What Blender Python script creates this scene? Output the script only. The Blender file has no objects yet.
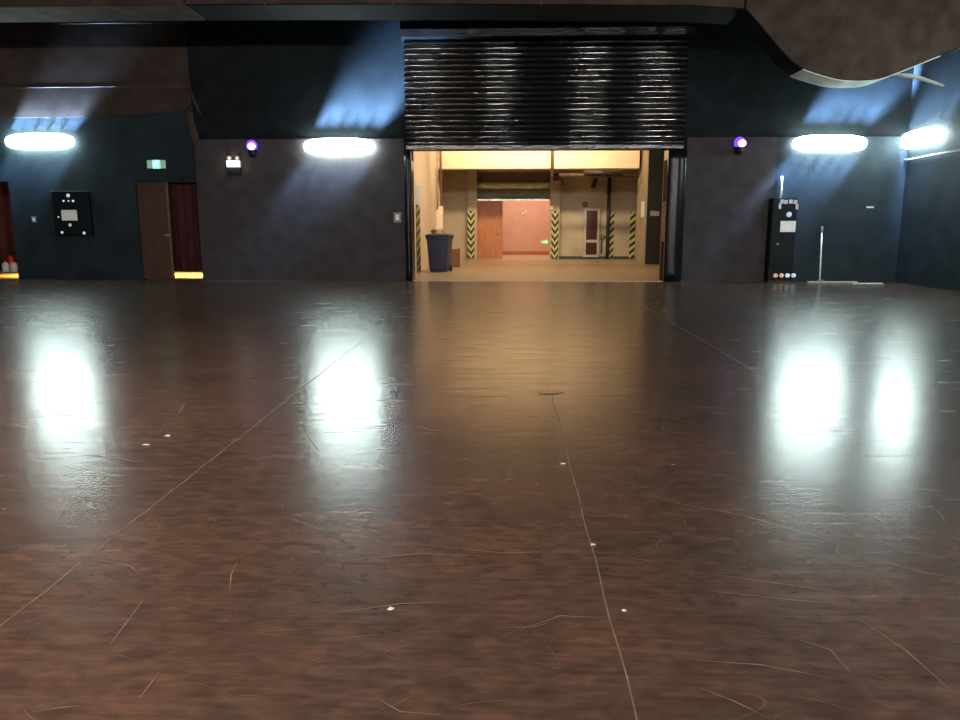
import bpy, bmesh, math, random
from mathutils import Vector, Matrix
random.seed(7)
PI = math.pi
scene = bpy.context.scene
C = scene.collection

# ---------------------------------------------------------------- camera
H = 1.45
PITCH = math.atan(134 / 747.0)
YAW = math.radians(2.04)
cam_data = bpy.data.cameras.new('camera')
cam = bpy.data.objects.new('camera', cam_data)
C.objects.link(cam)
cam.location = (0, 0, H)
cam.rotation_euler = (PI / 2 - PITCH, 0, YAW)
cam_data.sensor_width = 36
cam_data.lens = 36 * 747 / 960.0
cam_data.clip_end = 200
scene.camera = cam
ROT = cam.rotation_euler.to_matrix()

def at(px, py, Y):
    """world point seen at photo pixel (px, py) on the plane y = Y"""
    d = ROT @ Vector(((px - 480) / 747.0, (360 - py) / 747.0, -1))
    t = Y / d.y
    return Vector((d.x * t, Y, H + d.z * t))
def onfloor(px, py, z=0.0):
    d = ROT @ Vector(((px - 480) / 747.0, (360 - py) / 747.0, -1))
    t = (z - H) / d.z
    return Vector((d.x * t, d.y * t, z))
def onx(px, py, X):
    d = ROT @ Vector(((px - 480) / 747.0, (360 - py) / 747.0, -1))
    t = X / d.x
    return Vector((X, d.y * t, H + d.z * t))

# ---------------------------------------------------------------- materials
def nodes_of(name):
    m = bpy.data.materials.new(name); m.use_nodes = True
    nt = m.node_tree
    return m, nt, nt.nodes['Principled BSDF']

def mat(name, col, rough=0.6, metal=0.0, var=0.25, scale=6.0, bump=0.0, bscale=None, stretch=(1, 1, 1), spec=0.5, coat=0.0):
    m, nt, b = nodes_of(name)
    N, L = nt.nodes, nt.links
    tc = N.new('ShaderNodeTexCoord'); mp = N.new('ShaderNodeMapping')
    mp.inputs['Scale'].default_value = stretch
    L.new(tc.outputs['Object'], mp.inputs['Vector'])
    no = N.new('ShaderNodeTexNoise'); no.inputs['Scale'].default_value = scale
    no.inputs['Detail'].default_value = 5
    L.new(mp.outputs['Vector'], no.inputs['Vector'])
    r = N.new('ShaderNodeValToRGB')
    lo = [max(0, c * (1 - var)) for c in col]; hi = [c * (1 + var) for c in col]
    r.color_ramp.elements[0].position = .3; r.color_ramp.elements[1].position = .7
    r.color_ramp.elements[0].color = (*lo, 1); r.color_ramp.elements[1].color = (*hi, 1)
    L.new(no.outputs['Fac'], r.inputs['Fac'])
    L.new(r.outputs['Color'], b.inputs['Base Color'])
    b.inputs['Roughness'].default_value = rough
    b.inputs['Metallic'].default_value = metal
    b.inputs['Specular IOR Level'].default_value = spec
    b.inputs['Coat Weight'].default_value = coat
    if bump:
        n2 = N.new('ShaderNodeTexNoise'); n2.inputs['Scale'].default_value = bscale or scale * 4
        n2.inputs['Detail'].default_value = 4
        L.new(mp.outputs['Vector'], n2.inputs['Vector'])
        bp = N.new('ShaderNodeBump'); bp.inputs['Strength'].default_value = bump
        bp.inputs['Distance'].default_value = .02
        L.new(n2.outputs['Fac'], bp.inputs['Height']); L.new(bp.outputs['Normal'], b.inputs['Normal'])
    return m

def emit(name, col, strength, base=None):
    m, nt, b = nodes_of(name)
    b.inputs['Base Color'].default_value = (*(base or (.6, .6, .6)), 1)
    b.inputs['Emission Color'].default_value = (*col, 1)
    b.inputs['Emission Strength'].default_value = strength
    return m

M = {}
M['wall_black'] = mat('black painted wall', (.0075, .0105, .013), .75, var=.3, scale=2.5, bump=.25, bscale=40, spec=.1)
M['wall_dark'] = mat('dark blue grey wall', (.016, .025, .032), .8, var=.25, scale=2, bump=.3, bscale=60, spec=.15)
M['wall_panel'] = mat('grey brown acoustic panel', (.050, .043, .047), .85, var=.22, scale=2.5, bump=.4, bscale=70, spec=.2)
M['wall_right'] = mat('dark right wall', (.019, .028, .038), .7, var=.25, scale=2, bump=.3, bscale=60, spec=.15)
M['ceiling'] = mat('black ceiling', (.02, .02, .02), .9)
M['duct'] = mat('brown duct wrapping cloth', (.052, .036, .029), .85, var=.35, scale=3, bump=.6, bscale=18, spec=.15)
M['duct_lit'] = mat('pale grey green cloth with painted light', (.50, .55, .52), .8, var=.2, scale=3, bump=.6, bscale=12)  # lamp light on the duct underside put into a pale colour
M['cladding'] = mat('brown wall cloth', (.050, .036, .030), .9, var=.2, scale=3, bump=.08, bscale=18, spec=.05)
M['duct_shade'] = mat('duct cloth with shade painted black', (.0065, .007, .007), .8, var=.3, scale=3, bump=.5, bscale=14, spec=.1)  # shade on duct sides and undersides painted as near black cloth
M['film'] = mat('glossy black film', (.006, .008, .009), .16, var=.2, scale=3, bump=.35, bscale=4, stretch=(1, 1, 6))
M['guide'] = mat('black steel guide', (.006, .008, .009), .25, metal=0, bump=.12, bscale=3, spec=.2)
M['cream'] = mat('cream plaster', (.82, .67, .52), .8, var=.04, scale=1.5, bump=.1)
M['beige'] = mat('beige plaster', (.40, .33, .23), .85, var=.14, scale=1.2, bump=.1)
M['yellow_plaster'] = mat('pale yellow plaster', (.84, .67, .46), .8, var=.05, scale=1.5)
M['pink'] = mat('salmon plaster', (.62, .37, .27), .8, var=.06, scale=2)
M['corridor_floor'] = mat('tan epoxy floor', (.42, .31, .20), .38, var=.12, scale=1.5, bump=.05)
M['red_wood'] = mat('red brown wood', (.42, .135, .035), .5, var=.25, scale=3, stretch=(6, 6, .6))
M['brown_wood'] = mat('brown door wood', (.060, .026, .014), .5, var=.3, scale=3, stretch=(6, 6, .6))
M['frame_dark'] = mat('dark door frame', (.012, .012, .013), .5)
M['steel'] = mat('galvanised steel', (.45, .46, .42), .35, metal=.9, bump=.3, bscale=8)
M['slat_green'] = mat('grey green shutter slats', (.17, .18, .125), .45)
M['drum'] = mat('pale silver green drum', (.52, .55, .43), .35, bump=.5, bscale=6)
M['brown_soffit'] = mat('brown soffit', (.12, .085, .055), .7)
M['curtain'] = mat('dark red curtain', (.042, .007, .007), .9, var=.3, scale=5)
M['stage_tan'] = mat('backstage tan floor', (.75, .50, .22), .5, var=.15, scale=2)
M['cab'] = mat('black cabinet enamel', (.006, .009, .012), .5, var=.2, spec=.15)
M['cab_door'] = mat('black cabinet door enamel', (.008, .012, .016), .5, var=.2, spec=.15)
M['paper'] = emit('white paper', (1, 1, 1), 0.0, (.8, .8, .8))
M['paper'] = mat('white paper', (.93, .93, .92), .7, var=.05)
M['label'] = mat('pale label', (.62, .66, .7), .6, var=.1)
M['blue_bin'] = mat('dark blue plastic', (.013, .024, .070), .4, var=.2)
M['bin_lid'] = mat('blue black plastic', (.009, .013, .032), .4, var=.2)
M['rubber'] = mat('black rubber', (.015, .015, .015), .8)
M['card'] = mat('brown cardboard', (.22, .10, .05), .8, var=.15)
M['card_pale'] = mat('pale board', (.60, .45, .32), .8, var=.1)
M['yel'] = mat('warning yellow', (.47, .41, .12), .5, var=.1)
M['blk'] = mat('warning black', (.012, .014, .012), .5)
M['alu'] = mat('white aluminium frame', (.36, .34, .30), .4, metal=.2, var=.08)
M['red_glass'] = mat('dark red pane', (.06, .018, .012), .15, var=.3)
M['pipe_dark'] = mat('dark painted pipe', (.035, .028, .022), .5)
M['pipe_brown'] = mat('brown painted pipe', (.16, .085, .045), .5)
M['pipe_mid'] = mat('dark brown pipe', (.065, .042, .028), .5)
M['pipe_pale'] = mat('pale painted pipe', (.42, .30, .20), .5)
M['white_plastic'] = mat('white plastic', (.75, .75, .72), .4, var=.05)
M['grey_plastic'] = mat('grey plastic', (.18, .19, .20), .5)
M['metal_pole'] = mat('pale metal pole', (.62, .66, .64), .35, metal=.3)
M['mop_cloth'] = mat('grey green mop cloth', (.28, .33, .30), .9, var=.3, scale=40, bump=.8, bscale=60)
M['lens'] = emit('lamp lens', (.80, 1.0, .95), 60.0)
M['housing'] = mat('grey lamp housing', (.05, .055, .06), .4)
M['exit_green'] = emit('exit green', (.05, 1, .42), 1.6)
M['exit_core'] = emit('exit lit figure', (.5, 1, .85), 2.6)
M['exit_grey'] = emit('exit dim face', (.12, .40, .27), .35)
M['arrow_green'] = emit('arrow green', (.08, .9, .25), .9)
M['violet'] = emit('violet dome', (.22, .06, 1), 1.5, (.1, .02, .3))
M['violet_core'] = emit('violet bulb', (.85, .6, 1), 4.0)
M['bulb'] = emit('small bulb glass', (1, .9, .8), .12, (.5, .45, .42))
M['led_w'] = emit('white indicator', (.8, .9, 1), .5)
M['led_g'] = emit('green indicator', (.3, .9, .3), .35)
M['knob_glow_o'] = emit('glowing orange knob', (1, .42, .2), .35)
M['led_b'] = emit('blue indicator', (.4, .7, 1), .45)
M['red'] = mat('red enamel', (.5, .02, .01), .4)
M['chip'] = mat('pale chip', (.6, .58, .5), .7)
M['scratch'] = mat('worn wood scratch', (.17, .115, .082), .45, var=.4, scale=12)
M['seam'] = mat('dusty seam', (.13, .105, .09), .6, var=.5, scale=5)
M['trim_pale'] = mat('worn threshold', (.6, .5, .36), .4)
M['plate'] = mat('pale plate', (.35, .36, .33), .5)

# crinkled shutter film : long horizontal wrinkles that break each slat highlight
def film_slats():
    m, nt, b = nodes_of('crinkled black film over slats')
    N, L = nt.nodes, nt.links
    tc = N.new('ShaderNodeTexCoord'); mp = N.new('ShaderNodeMapping')
    mp.inputs['Scale'].default_value = (.9, 1, 26)
    L.new(tc.outputs['Object'], mp.inputs['Vector'])
    n = N.new('ShaderNodeTexNoise'); n.inputs['Scale'].default_value = 1.6; n.inputs['Detail'].default_value = 1.5
    n.inputs['Distortion'].default_value = .4
    L.new(mp.outputs['Vector'], n.inputs['Vector'])
    bp = N.new('ShaderNodeBump'); bp.inputs['Strength'].default_value = .07; bp.inputs['Distance'].default_value = .02
    L.new(n.outputs['Fac'], bp.inputs['Height']); L.new(bp.outputs['Normal'], b.inputs['Normal'])
    b.inputs['Base Color'].default_value = (.006, .008, .008, 1)
    b.inputs['Roughness'].default_value = .05
    b.inputs['Specular IOR Level'].default_value = .8
    return m
M['film_slats'] = film_slats()

def floor_mat():
    m, nt, b = nodes_of('worn brown stage floor')
    N, L = nt.nodes, nt.links
    tc = N.new('ShaderNodeTexCoord')
    def noise(sc, st, det=6, dist=0):
        mp = N.new('ShaderNodeMapping'); mp.inputs['Scale'].default_value = st
        L.new(tc.outputs['Object'], mp.inputs['Vector'])
        n = N.new('ShaderNodeTexNoise'); n.inputs['Scale'].default_value = sc
        n.inputs['Detail'].default_value = det; n.inputs['Distortion'].default_value = dist
        L.new(mp.outputs['Vector'], n.inputs['Vector']); return n.outputs['Fac']
    def ramp(f, stops):
        r = N.new('ShaderNodeValToRGB'); e = r.color_ramp.elements
        e[0].position, e[0].color = stops[0][0], (*stops[0][1], 1)
        e[1].position, e[1].color = stops[-1][0], (*stops[-1][1], 1)
        for p, c in stops[1:-1]:
            x = e.new(p); x.color = (*c, 1)
        L.new(f, r.inputs['Fac']); return r.outputs['Color']
    def mix(f, a, c, mode='MIX'):
        x = N.new('ShaderNodeMix'); x.data_type = 'RGBA'; x.blend_type = mode
        if isinstance(f, (int, float)): x.inputs[0].default_value = f
        else: L.new(f, x.inputs[0])
        for s, v in ((6, a), (7, c)):
            if isinstance(v, tuple): x.inputs[s].default_value = (*v, 1)
            else: L.new(v, x.inputs[s])
        return x.outputs[2]
    base = ramp(noise(.9, (1, 1.3, 1), 4), [(.3, (.052, .039, .029)), (.5, (.068, .045, .035)), (.72, (.088, .054, .039))])
    grain = noise(3.4, (1.6, 11, 1), 9, .5)
    g = ramp(grain, [(.33, (.78, .78, .78)), (.52, (1, 1, 1)), (.72, (1.22, 1.2, 1.18))])
    col = mix(1.0, base, g, 'MULTIPLY')
    mot = ramp(noise(9, (1, 1.6, 1), 8, .6), [(.36, (.80, .80, .82)), (.5, (1, 1, 1)), (.68, (1.32, 1.24, 1.16))])
    col = mix(1.0, col, mot, 'MULTIPLY')
    # long hair scratches : thin isolines of stretched noise
    def hair(sc, st, w, seed):
        f = noise(sc, st, 1, .2)
        s = N.new('ShaderNodeMath'); s.operation = 'SUBTRACT'; L.new(f, s.inputs[0]); s.inputs[1].default_value = seed
        a = N.new('ShaderNodeMath'); a.operation = 'ABSOLUTE'; L.new(s.outputs[0], a.inputs[0])
        k = N.new('ShaderNodeMapRange'); L.new(a.outputs[0], k.inputs[0])
        k.inputs[1].default_value = 0; k.inputs[2].default_value = w; k.inputs[3].default_value = 1; k.inputs[4].default_value = 0
        return k.outputs[0]
    msk = noise(1.7, (1, 1, 1), 3)
    mr = N.new('ShaderNodeMapRange'); L.new(msk, mr.inputs[0]); mr.inputs[1].default_value = .5; mr.inputs[2].default_value = .66
    for sc, st, w, sd, amt in ((.7, (.6, 2.6, 1), .0018, .5, .5), (1.1, (1.6, .9, 1), .001, .46, .4), (.9, (.5, 3.2, 1), .0015, .56, .4)):
        h = hair(sc, st, w, sd)
        q = N.new('ShaderNodeMath'); q.operation = 'MULTIPLY'; L.new(h, q.inputs[0]); L.new(mr.outputs[0], q.inputs[1])
        q2 = N.new('ShaderNodeMath'); q2.operation = 'MULTIPLY'; L.new(q.outputs[0], q2.inputs[0]); q2.inputs[1].default_value = amt
        col = mix(q2.outputs[0], col, (.19, .125, .09))
    # chips
    vo = N.new('ShaderNodeTexVoronoi'); vo.inputs['Scale'].default_value = 1.3
    mp = N.new('ShaderNodeMapping'); mp.inputs['Scale'].default_value = (1, 1.6, 1)
    L.new(tc.outputs['Object'], mp.inputs['Vector']); L.new(mp.outputs['Vector'], vo.inputs['Vector'])
    k = N.new('ShaderNodeMapRange'); L.new(vo.outputs['Distance'], k.inputs[0])
    k.inputs[1].default_value = .012; k.inputs[2].default_value = .02; k.inputs[3].default_value = .8; k.inputs[4].default_value = 0
    col = mix(k.outputs[0], col, (.38, .30, .22))
    L.new(col, b.inputs['Base Color'])
    rr = N.new('ShaderNodeMapRange'); L.new(noise(1.5, (1, 8, 1), 6), rr.inputs[0])
    rr.inputs[1].default_value = .3; rr.inputs[2].default_value = .7; rr.inputs[3].default_value = .21; rr.inputs[4].default_value = .28
    L.new(rr.outputs[0], b.inputs['Roughness'])
    b.inputs['Specular IOR Level'].default_value = .5
    bp = N.new('ShaderNodeBump'); bp.inputs['Strength'].default_value = .08; bp.inputs['Distance'].default_value = .01
    L.new(noise(2.6, (1.1, 7, 1), 3, .1), bp.inputs['Height']); L.new(bp.outputs['Normal'], b.inputs['Normal'])
    return m
M['floor'] = floor_mat()

# ---------------------------------------------------------------- mesh helpers
def B(): return bmesh.new()
def bx(bm, x0, x1, y0, y1, z0, z1, mi=0):
    vs = [bm.verts.new((x, y, z)) for z in (z0, z1) for y in (y0, y1) for x in (x0, x1)]
    for f in ((0, 2, 3, 1), (4, 5, 7, 6), (0, 1, 5, 4), (2, 6, 7, 3), (0, 4, 6, 2), (1, 3, 7, 5)):
        bm.faces.new([vs[i] for i in f]).material_index = mi
    return vs
def tube(bm, pts, r, n=12, mi=0):
    pts = [Vector(p) for p in pts]; rings = []
    for i, p in enumerate(pts):
        t = (pts[min(i + 1, len(pts) - 1)] - pts[max(i - 1, 0)]).normalized()
        u = t.orthogonal().normalized() if i == 0 else (rings_u - t * rings_u.dot(t)).normalized()
        rings_u = u; v = t.cross(u)
        rad = r[i] if isinstance(r, (list, tuple)) else r
        rings.append([bm.verts.new(p + (u * math.cos(2 * PI * k / n) + v * math.sin(2 * PI * k / n)) * rad) for k in range(n)])
    for a, b_ in zip(rings, rings[1:]):
        for k in range(n):
            f = bm.faces.new((a[k], a[(k + 1) % n], b_[(k + 1) % n], b_[k])); f.smooth = True; f.material_index = mi
    for rg, rev in ((rings[0], True), (rings[-1], False)):
        f = bm.faces.new(rg[::-1] if rev else rg); f.material_index = mi
def prism(bm, prof, y0, y1, mi=0):
    """profile of (x, z) extruded from y0 to y1"""
    a = [bm.verts.new((x, y0, z)) for x, z in prof]; b_ = [bm.verts.new((x, y1, z)) for x, z in prof]
    n = len(prof)
    bm.faces.new(a).material_index = mi; bm.faces.new(b_[::-1]).material_index = mi
    for k in range(n):
        bm.faces.new((a[k], b_[k], b_[(k + 1) % n], a[(k + 1) % n])).material_index = mi
def ellipsoid(bm, c, rx, ry, rz, nu=24, nv=12, p=1.0):
    """super-ellipsoid dome"""
    def sp(v, e): return math.copysign(abs(v) ** e, v)
    grid = []
    for j in range(nv + 1):
        th = -PI / 2 + PI * j / nv
        row = []
        for i in range(nu):
            ph = 2 * PI * i / nu
            row.append(bm.verts.new((c[0] + rx * sp(math.cos(th), p) * sp(math.cos(ph), p), c[1] + ry * sp(math.cos(th), p) * sp(math.sin(ph), p), c[2] + rz * sp(math.sin(th), p))))
        grid.append(row)
    for j in range(nv):
        for i in range(nu):
            f = bm.faces.new((grid[j][i], grid[j][(i + 1) % nu], grid[j + 1][(i + 1) % nu], grid[j + 1][i])); f.smooth = True
    bmesh.ops.remove_doubles(bm, verts=bm.verts[:], dist=1e-5)
def obj(name, bm, m, parent=None, bevel=0.0, seg=2):
    bmesh.ops.recalc_face_normals(bm, faces=bm.faces[:])
    me = bpy.data.meshes.new(name); bm.to_mesh(me); bm.free()
    for x in (m if isinstance(m, (list, tuple)) else [m]): me.materials.append(x)
    o = bpy.data.objects.new(name, me); C.objects.link(o)
    if parent: o.parent = parent
    if bevel:
        md = o.modifiers.new('bevel', 'BEVEL'); md.width = bevel; md.segments = seg; md.limit_method = 'ANGLE'
    return o
def box(name, x0, x1, y0, y1, z0, z1, m, parent=None, bevel=0.0):
    bm = B(); bx(bm, x0, x1, y0, y1, z0, z1); return obj(name, bm, m, parent, bevel)
def thing(name, label, cat, loc=(0, 0, 0), rot=(0, 0, 0), group=None):
    o = bpy.data.objects.new(name, None); C.objects.link(o); o.empty_display_size = .1
    o.location = loc; o.rotation_euler = rot; tag(o, label, cat, group); return o
def tag(o, label, cat, group=None, kind=None):
    o['label'] = label; o['category'] = cat
    if group: o['group'] = group
    if kind: o['kind'] = kind
    return o
def struct(o, label=None):
    o['kind'] = 'structure'
    if label: o['label'] = label
    return o
def dup(root, loc, label, rot=None, group=None):
    r = root.copy(); C.objects.link(r); r.location = loc; r['label'] = label
    if rot is not None: r.rotation_euler = rot
    if group: r['group'] = group
    for ch in list(root.children):
        c = ch.copy(); C.objects.link(c); c.parent = r
        for g in list(ch.children):
            d = g.copy(); C.objects.link(d); d.parent = c
    return r
def S(name, x0, x1, y0, y1, z0, z1, m, label=None, bevel=0):
    return struct(box(name, x0, x1, y0, y1, z0, z1, m, None, bevel), label)
def area(name, loc, direction, sx, sy, power, col, spread=180, parent=None, roll=None):
    d = bpy.data.lights.new(name, 'AREA'); d.shape = 'RECTANGLE'; d.size = sx; d.size_y = sy
    d.energy = power; d.color = col; d.spread = math.radians(spread)
    o = bpy.data.objects.new(name, d); C.objects.link(o)
    o.location = loc
    zc = -Vector(direction).normalized()
    if roll is not None:
        xc_ = Vector(roll); xc_ = (xc_ - zc * xc_.dot(zc)).normalized(); yc_ = zc.cross(xc_)
        o.rotation_euler = Matrix((xc_, yc_, zc)).transposed().to_euler()
    else: o.rotation_euler = Vector(direction).to_track_quat('-Z', 'Y').to_euler()
    if parent: o.parent = parent
    return o

D = 20.0            # front face of the back wall
DR = 20.2           # recessed left stretch of the back wall
XR = at(895, 281, D).x     # right wall
XL = -17.0
ZC = 10.0
YB = -10.0          # wall behind the camera
def X(px, Y=D, py=281): return at(px, py, Y).x
def Z(py, Y=D, px=480): return at(px, py, Y).z

# ---------------------------------------------------------------- hall shell
S('floor', XL - .3, XR + .3, YB - .3, D + .02, -.2, 0, M['floor'])
S('wall_right', XR, XR + .3, YB, D + .5, 0, ZC, M['wall_right'])
S('wall_left', XL - .3, XL, YB, 24.7, 0, ZC, M['wall_dark'])
S('wall_front', XL, XR, YB - .3, YB, 0, ZC, M['wall_dark'])
S('ceiling', XL - .3, XR + .3, YB - .3, D + .5, ZC, ZC + .2, M['ceiling'])

xo0, xo1 = X(413), X(663)           # loading opening
zo = Z(150)
xj0, xj1 = X(406), X(681)
xs = X(203)                          # where the left stretch recesses
zp = Z(139, px=300)                  # top of the acoustic panelling
# back wall : black upper and solid piers
bm = B()
bx(bm, xs, xo0, D + .08, D + .5, 0, ZC)
bx(bm, xo1, XR, D + .08, D + .5, 0, ZC)
bx(bm, xo0, xo1, D + .08, D + .5, zo + .02, ZC)
struct(obj('wall_back', bm, M['wall_black']))
S('wall_back', xs, xj0, D, D + .08, 0, zp, M['wall_panel'], 'grey brown acoustic panelling left of the loading opening')
xp1 = X(768)
S('wall_back', xp1, XR, D, D + .08, 0, zp, M['wall_right'], 'dark blue grey back wall stretch at the far right')
S('wall_back', xj1, xp1, D, D + .08, 0, zp, M['wall_panel'], 'grey brown acoustic panelling right of the loading opening')
# recessed left stretch with two doorways
xd0, xd1, zd = X(143, DR), X(203, DR), Z(181, DR, 170)
xw0 = X(19, DR)
bm = B()
bx(bm, xw0, xd0, DR, DR + .25, 0, ZC)
bx(bm, xd0, xs, DR, DR + .25, zd, ZC)
bx(bm, XL, xw0, DR, DR + .25, zd, ZC)
bx(bm, XL, XL + .4, DR, DR + .25, 0, zd)
struct(obj('wall_back', bm, M['wall_dark']), 'dark recessed wall stretch left of the panelling')
# backstage behind the doorways
S('floor', XL - .3, xs + .4, D + .02, DR + .12, -.2, 0, M['floor'], 'strip of the hall floor in the left recess')
S('floor', XL - .3, xs + .4, DR + .12, 24.6, -.2, 0, M['stage_tan'], 'lit tan floor behind the left doorways')
S('wall_back', XL - .3, xs + .6, 24.5, 24.7, 0, 4, M['frame_dark'], 'dark wall backstage')
S('wall_right', xs + .4, xs + .6, DR + .3, 24.5, 0, 4, M['frame_dark'], 'dark side wall backstage')
S('ceiling', XL - .3, xs + .6, DR + .25, 24.7, 4, 4.1, M['ceiling'], 'dark ceiling backstage')
area('backstage_lamp', (-10.8, 22.1, 3.6), (0, 0.02, -1), 7.5, 1.2, 500, (1, .62, .22), 40)

def drape(name, x0, x1, y, z0, z1, folds, m, label, amp=.05):
    bm = B(); n = int(folds * 10); rows = 8; cols = []
    for i in range(n + 1):
        t = i / n; a = amp * math.sin(t * folds * 2 * PI) + .3 * amp * math.sin(t * folds * 4.7 + 1)
        cols.append([bm.verts.new((x0 + (x1 - x0) * t, y + a * (1 - .35 * j / rows), z0 + (z1 - z0) * j / rows)) for j in range(rows + 1)])
    for a, b_ in zip(cols, cols[1:]):
        for j in range(rows):
            f = bm.faces.new((a[j], b_[j], b_[j + 1], a[j + 1])); f.smooth = True
    o = obj(name, bm, m); md = o.modifiers.new('thick', 'SOLIDIFY'); md.thickness = .01
    return tag(o, label, 'curtain')
drape('stage_curtain', xd0 + .5, xs + .35, 20.75, Z(271.2, 20.75, 188), 3.4, 7, M['curtain'], 'dark red curtain hanging short of the floor behind the right half of the doorway')
drape('stage_curtain', XL + .1, xw0 + .4, 24.2, .02, 3.4, 9, M['curtain'], 'dark red curtain beyond the doorway at the far left edge')

# brown door leaf, left half of the doorway
d1 = struct(bpy.data.objects.new('door_1', None)); C.objects.link(d1); d1.location = (xd0, DR + .04, 0)
wl = X(174, DR) - xd0
bm = B(); bx(bm, 0.02, wl, 0, .05, .02, zd - .03)
for (a, b_) in ((.25, 1.15), (1.35, zd - .25)):
    pass
obj('door_leaf', bm, M['brown_wood'], d1, .004)
bm = B(); bx(bm, -.06, .02, -.02, .1, 0, zd + .05); bx(bm, -.06, xs - xd0, -.02, .1, zd - .03, zd + .05); bx(bm, xs - xd0 - .07, xs - xd0, -.02, .1, 0, zd - .03)
obj('door_frame', bm, M['frame_dark'], d1)
hz = Z(235, DR, 171)
bm = B(); tube(bm, [(wl - .09, 0, hz), (wl - .09, -.06, hz), (wl - .2, -.06, hz)], .013); tube(bm, [(wl - .09, 0.0, hz), (wl - .09, -.012, hz)], .032)
obj('door_handle', bm, M['steel'], d1)
bm = B(); bx(bm, wl - .05, wl, -.012, 0, .02, zd - .05)
obj('edge_strip', bm, M['pipe_brown'], d1)

# ---------------------------------------------------------------- corridor beyond the opening
XCL = at(444, 258, 33.8).x
YF = 33.8
XCR = 7.3
ZK = 6.2
S('floor', XCL - .3, XCR + .3, D + .5, 40.5, -.2, 0, M['corridor_floor'], 'tan floor of the loading corridor')
S('floor', xo0, xo1, D + .02, D + .5, -.2, 0, M['corridor_floor'], 'tan floor inside the opening')
S('trim_1', xo0, xo1, D - .0, D + .05, 0, .012, M['trim_pale'], 'worn pale threshold strip across the loading opening')
S('wall_left', XCL - .3, XCL, D + .5, YF, 0, ZK, M['cream'], 'cream left wall of the corridor')
S('wall_right', XCR, XCR + .3, D + .5, YF, 0, ZK, M['beige'], 'beige right wall of the corridor')
S('ceiling', XCL - .3, XCR + .3, D + .5, 40.5, ZK, ZK + .2, M['beige'], 'corridor ceiling')
S('wall_front', XCL, xo0 - .001, D + .5, D + .55, 0, ZK, M['beige'], 'corridor side of the hall wall, left')
S('wall_front', xo1 + .001, XCR, D + .5, D + .55, 0, ZK, M['beige'], 'corridor side of the hall wall, right')
# far wall with inner opening
fx0, fx1 = at(477, 256, YF).x, at(549.5, 256, YF).x
fz = at(510, 172, YF).z
bm = B()
bx(bm, XCL - .3, fx0, YF, YF + .3, 0, ZK); bx(bm, fx1, XCR + .3, YF, YF + .3, 0, ZK); bx(bm, fx0, fx1, YF, YF + .3, fz, ZK)
struct(obj('wall_back', bm, M['beige']), 'beige far wall of the corridor')
S('baseboard_back', fx1 + .4, XCR, YF - .02, YF, 0, .12, M['pipe_dark'], 'dark skirting of the corridor far wall')
for pa, pb in ((467.5, 477), (549.5, 559)):
    a, b_ = at(pa, 256, YF - .35).x, at(pb, 256, YF - .35).x
    S('trim_2', a, b_, YF - .35, YF, 0, 3.9, M['beige'], 'beige pier beside the inner opening')
# inner room
S('wall_back', fx0 - 2, fx1 + 2, 38.6, 38.8, 0, ZK, M['pink'], 'salmon wall seen through the inner opening')
S('wall_left', fx0 - .35, fx0 - .15, YF + .3, 38.6, 0, ZK, M['pink'], 'salmon side wall of the inner room')
S('wall_right', fx1 + 1.2, fx1 + 1.4, YF + .3, 38.6, 0, ZK, M['pink'], 'salmon right wall of the inner room')
S('baseboard_back', fx0, fx1 + 1.2, 38.55, 38.6, 0, .18, M['red_wood'], 'red brown skirting of the salmon wall')
d2 = struct(bpy.data.objects.new('door_2', None)); C.objects.link(d2)
da, db = fx0, at(502.5, 256, YF + .45).x
dz = at(490, 201, YF + .45).z
d2.location = (da, YF + .45, 0)
box('door_leaf', 0, db - da - .06, 0, .05, 0.01, dz - .06, M['red_wood'], d2, .004)
bm = B(); bx(bm, -.1, db - da, -.03, .08, dz - .06, dz); bx(bm, db - da - .06, db - da, -.03, .08, 0, dz - .06)
obj('door_frame', bm, M['red_wood'], d2)
bm = B(); tube(bm, [(db - da - .14, 0, 1.1), (db - da - .14, -.06, 1.1), (db - da - .28, -.06, 1.1)], .015)
obj('door_handle', bm, M['steel'], d2)
# rolled shutter of the inner opening
sh = thing('roller_shutter', 'rolled up grey green shutter with silver drum over the inner opening', 'shutter', (0, YF + .02, 0))
z1, z2, z3, z4 = (at(510, p, YF + .1).z for p in (172, 183, 188, 200.5))
box('hood', fx0, fx1, .02, .3, z2, z1 - .01, M['brown_soffit'], sh)
bm = B(); r = (z2 - z3) / 2 + .03
tube(bm, [(fx0 + (fx1 - fx0) * i / 12, .0 + .012 * math.sin(i * 2.1), (z2 + z3) / 2 + .012 * math.sin(i * 1.3)) for i in range(13)], r, 14)
obj('drum', bm, M['drum'], sh)
bm = B(); n = 8
for i in range(n):
    a = z4 + .06 + (z3 - z4 - .06) * i / n; b_ = z4 + .06 + (z3 - z4 - .06) * (i + 1) / n
    prism_pts = [(.12, a), (.09, a + .01), (.08, (a + b_) / 2), (.09, b_ - .01), (.12, b_)]
    vs0 = [bm.verts.new((fx0, y, z)) for y, z in prism_pts]; vs1 = [bm.verts.new((fx1, y, z)) for y, z in prism_pts]
    for k in range(4): bm.faces.new((vs0[k], vs1[k], vs1[k + 1], vs0[k + 1]))
obj('slats', bm, M['slat_green'], sh)
box('bottom_bar', fx0, fx1, .07, .14, z4, z4 + .06, M['steel'], sh)

# yellow beam across the corridor with pipes below it
YBm = 30.4
zb = at(520, 168.5, YBm).z
S('trim_3', XCL, at(639.5, 160, YBm).x, YBm, YBm + .7, zb, ZK, M['yellow_plaster'], 'pale yellow beam across the corridor')
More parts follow.
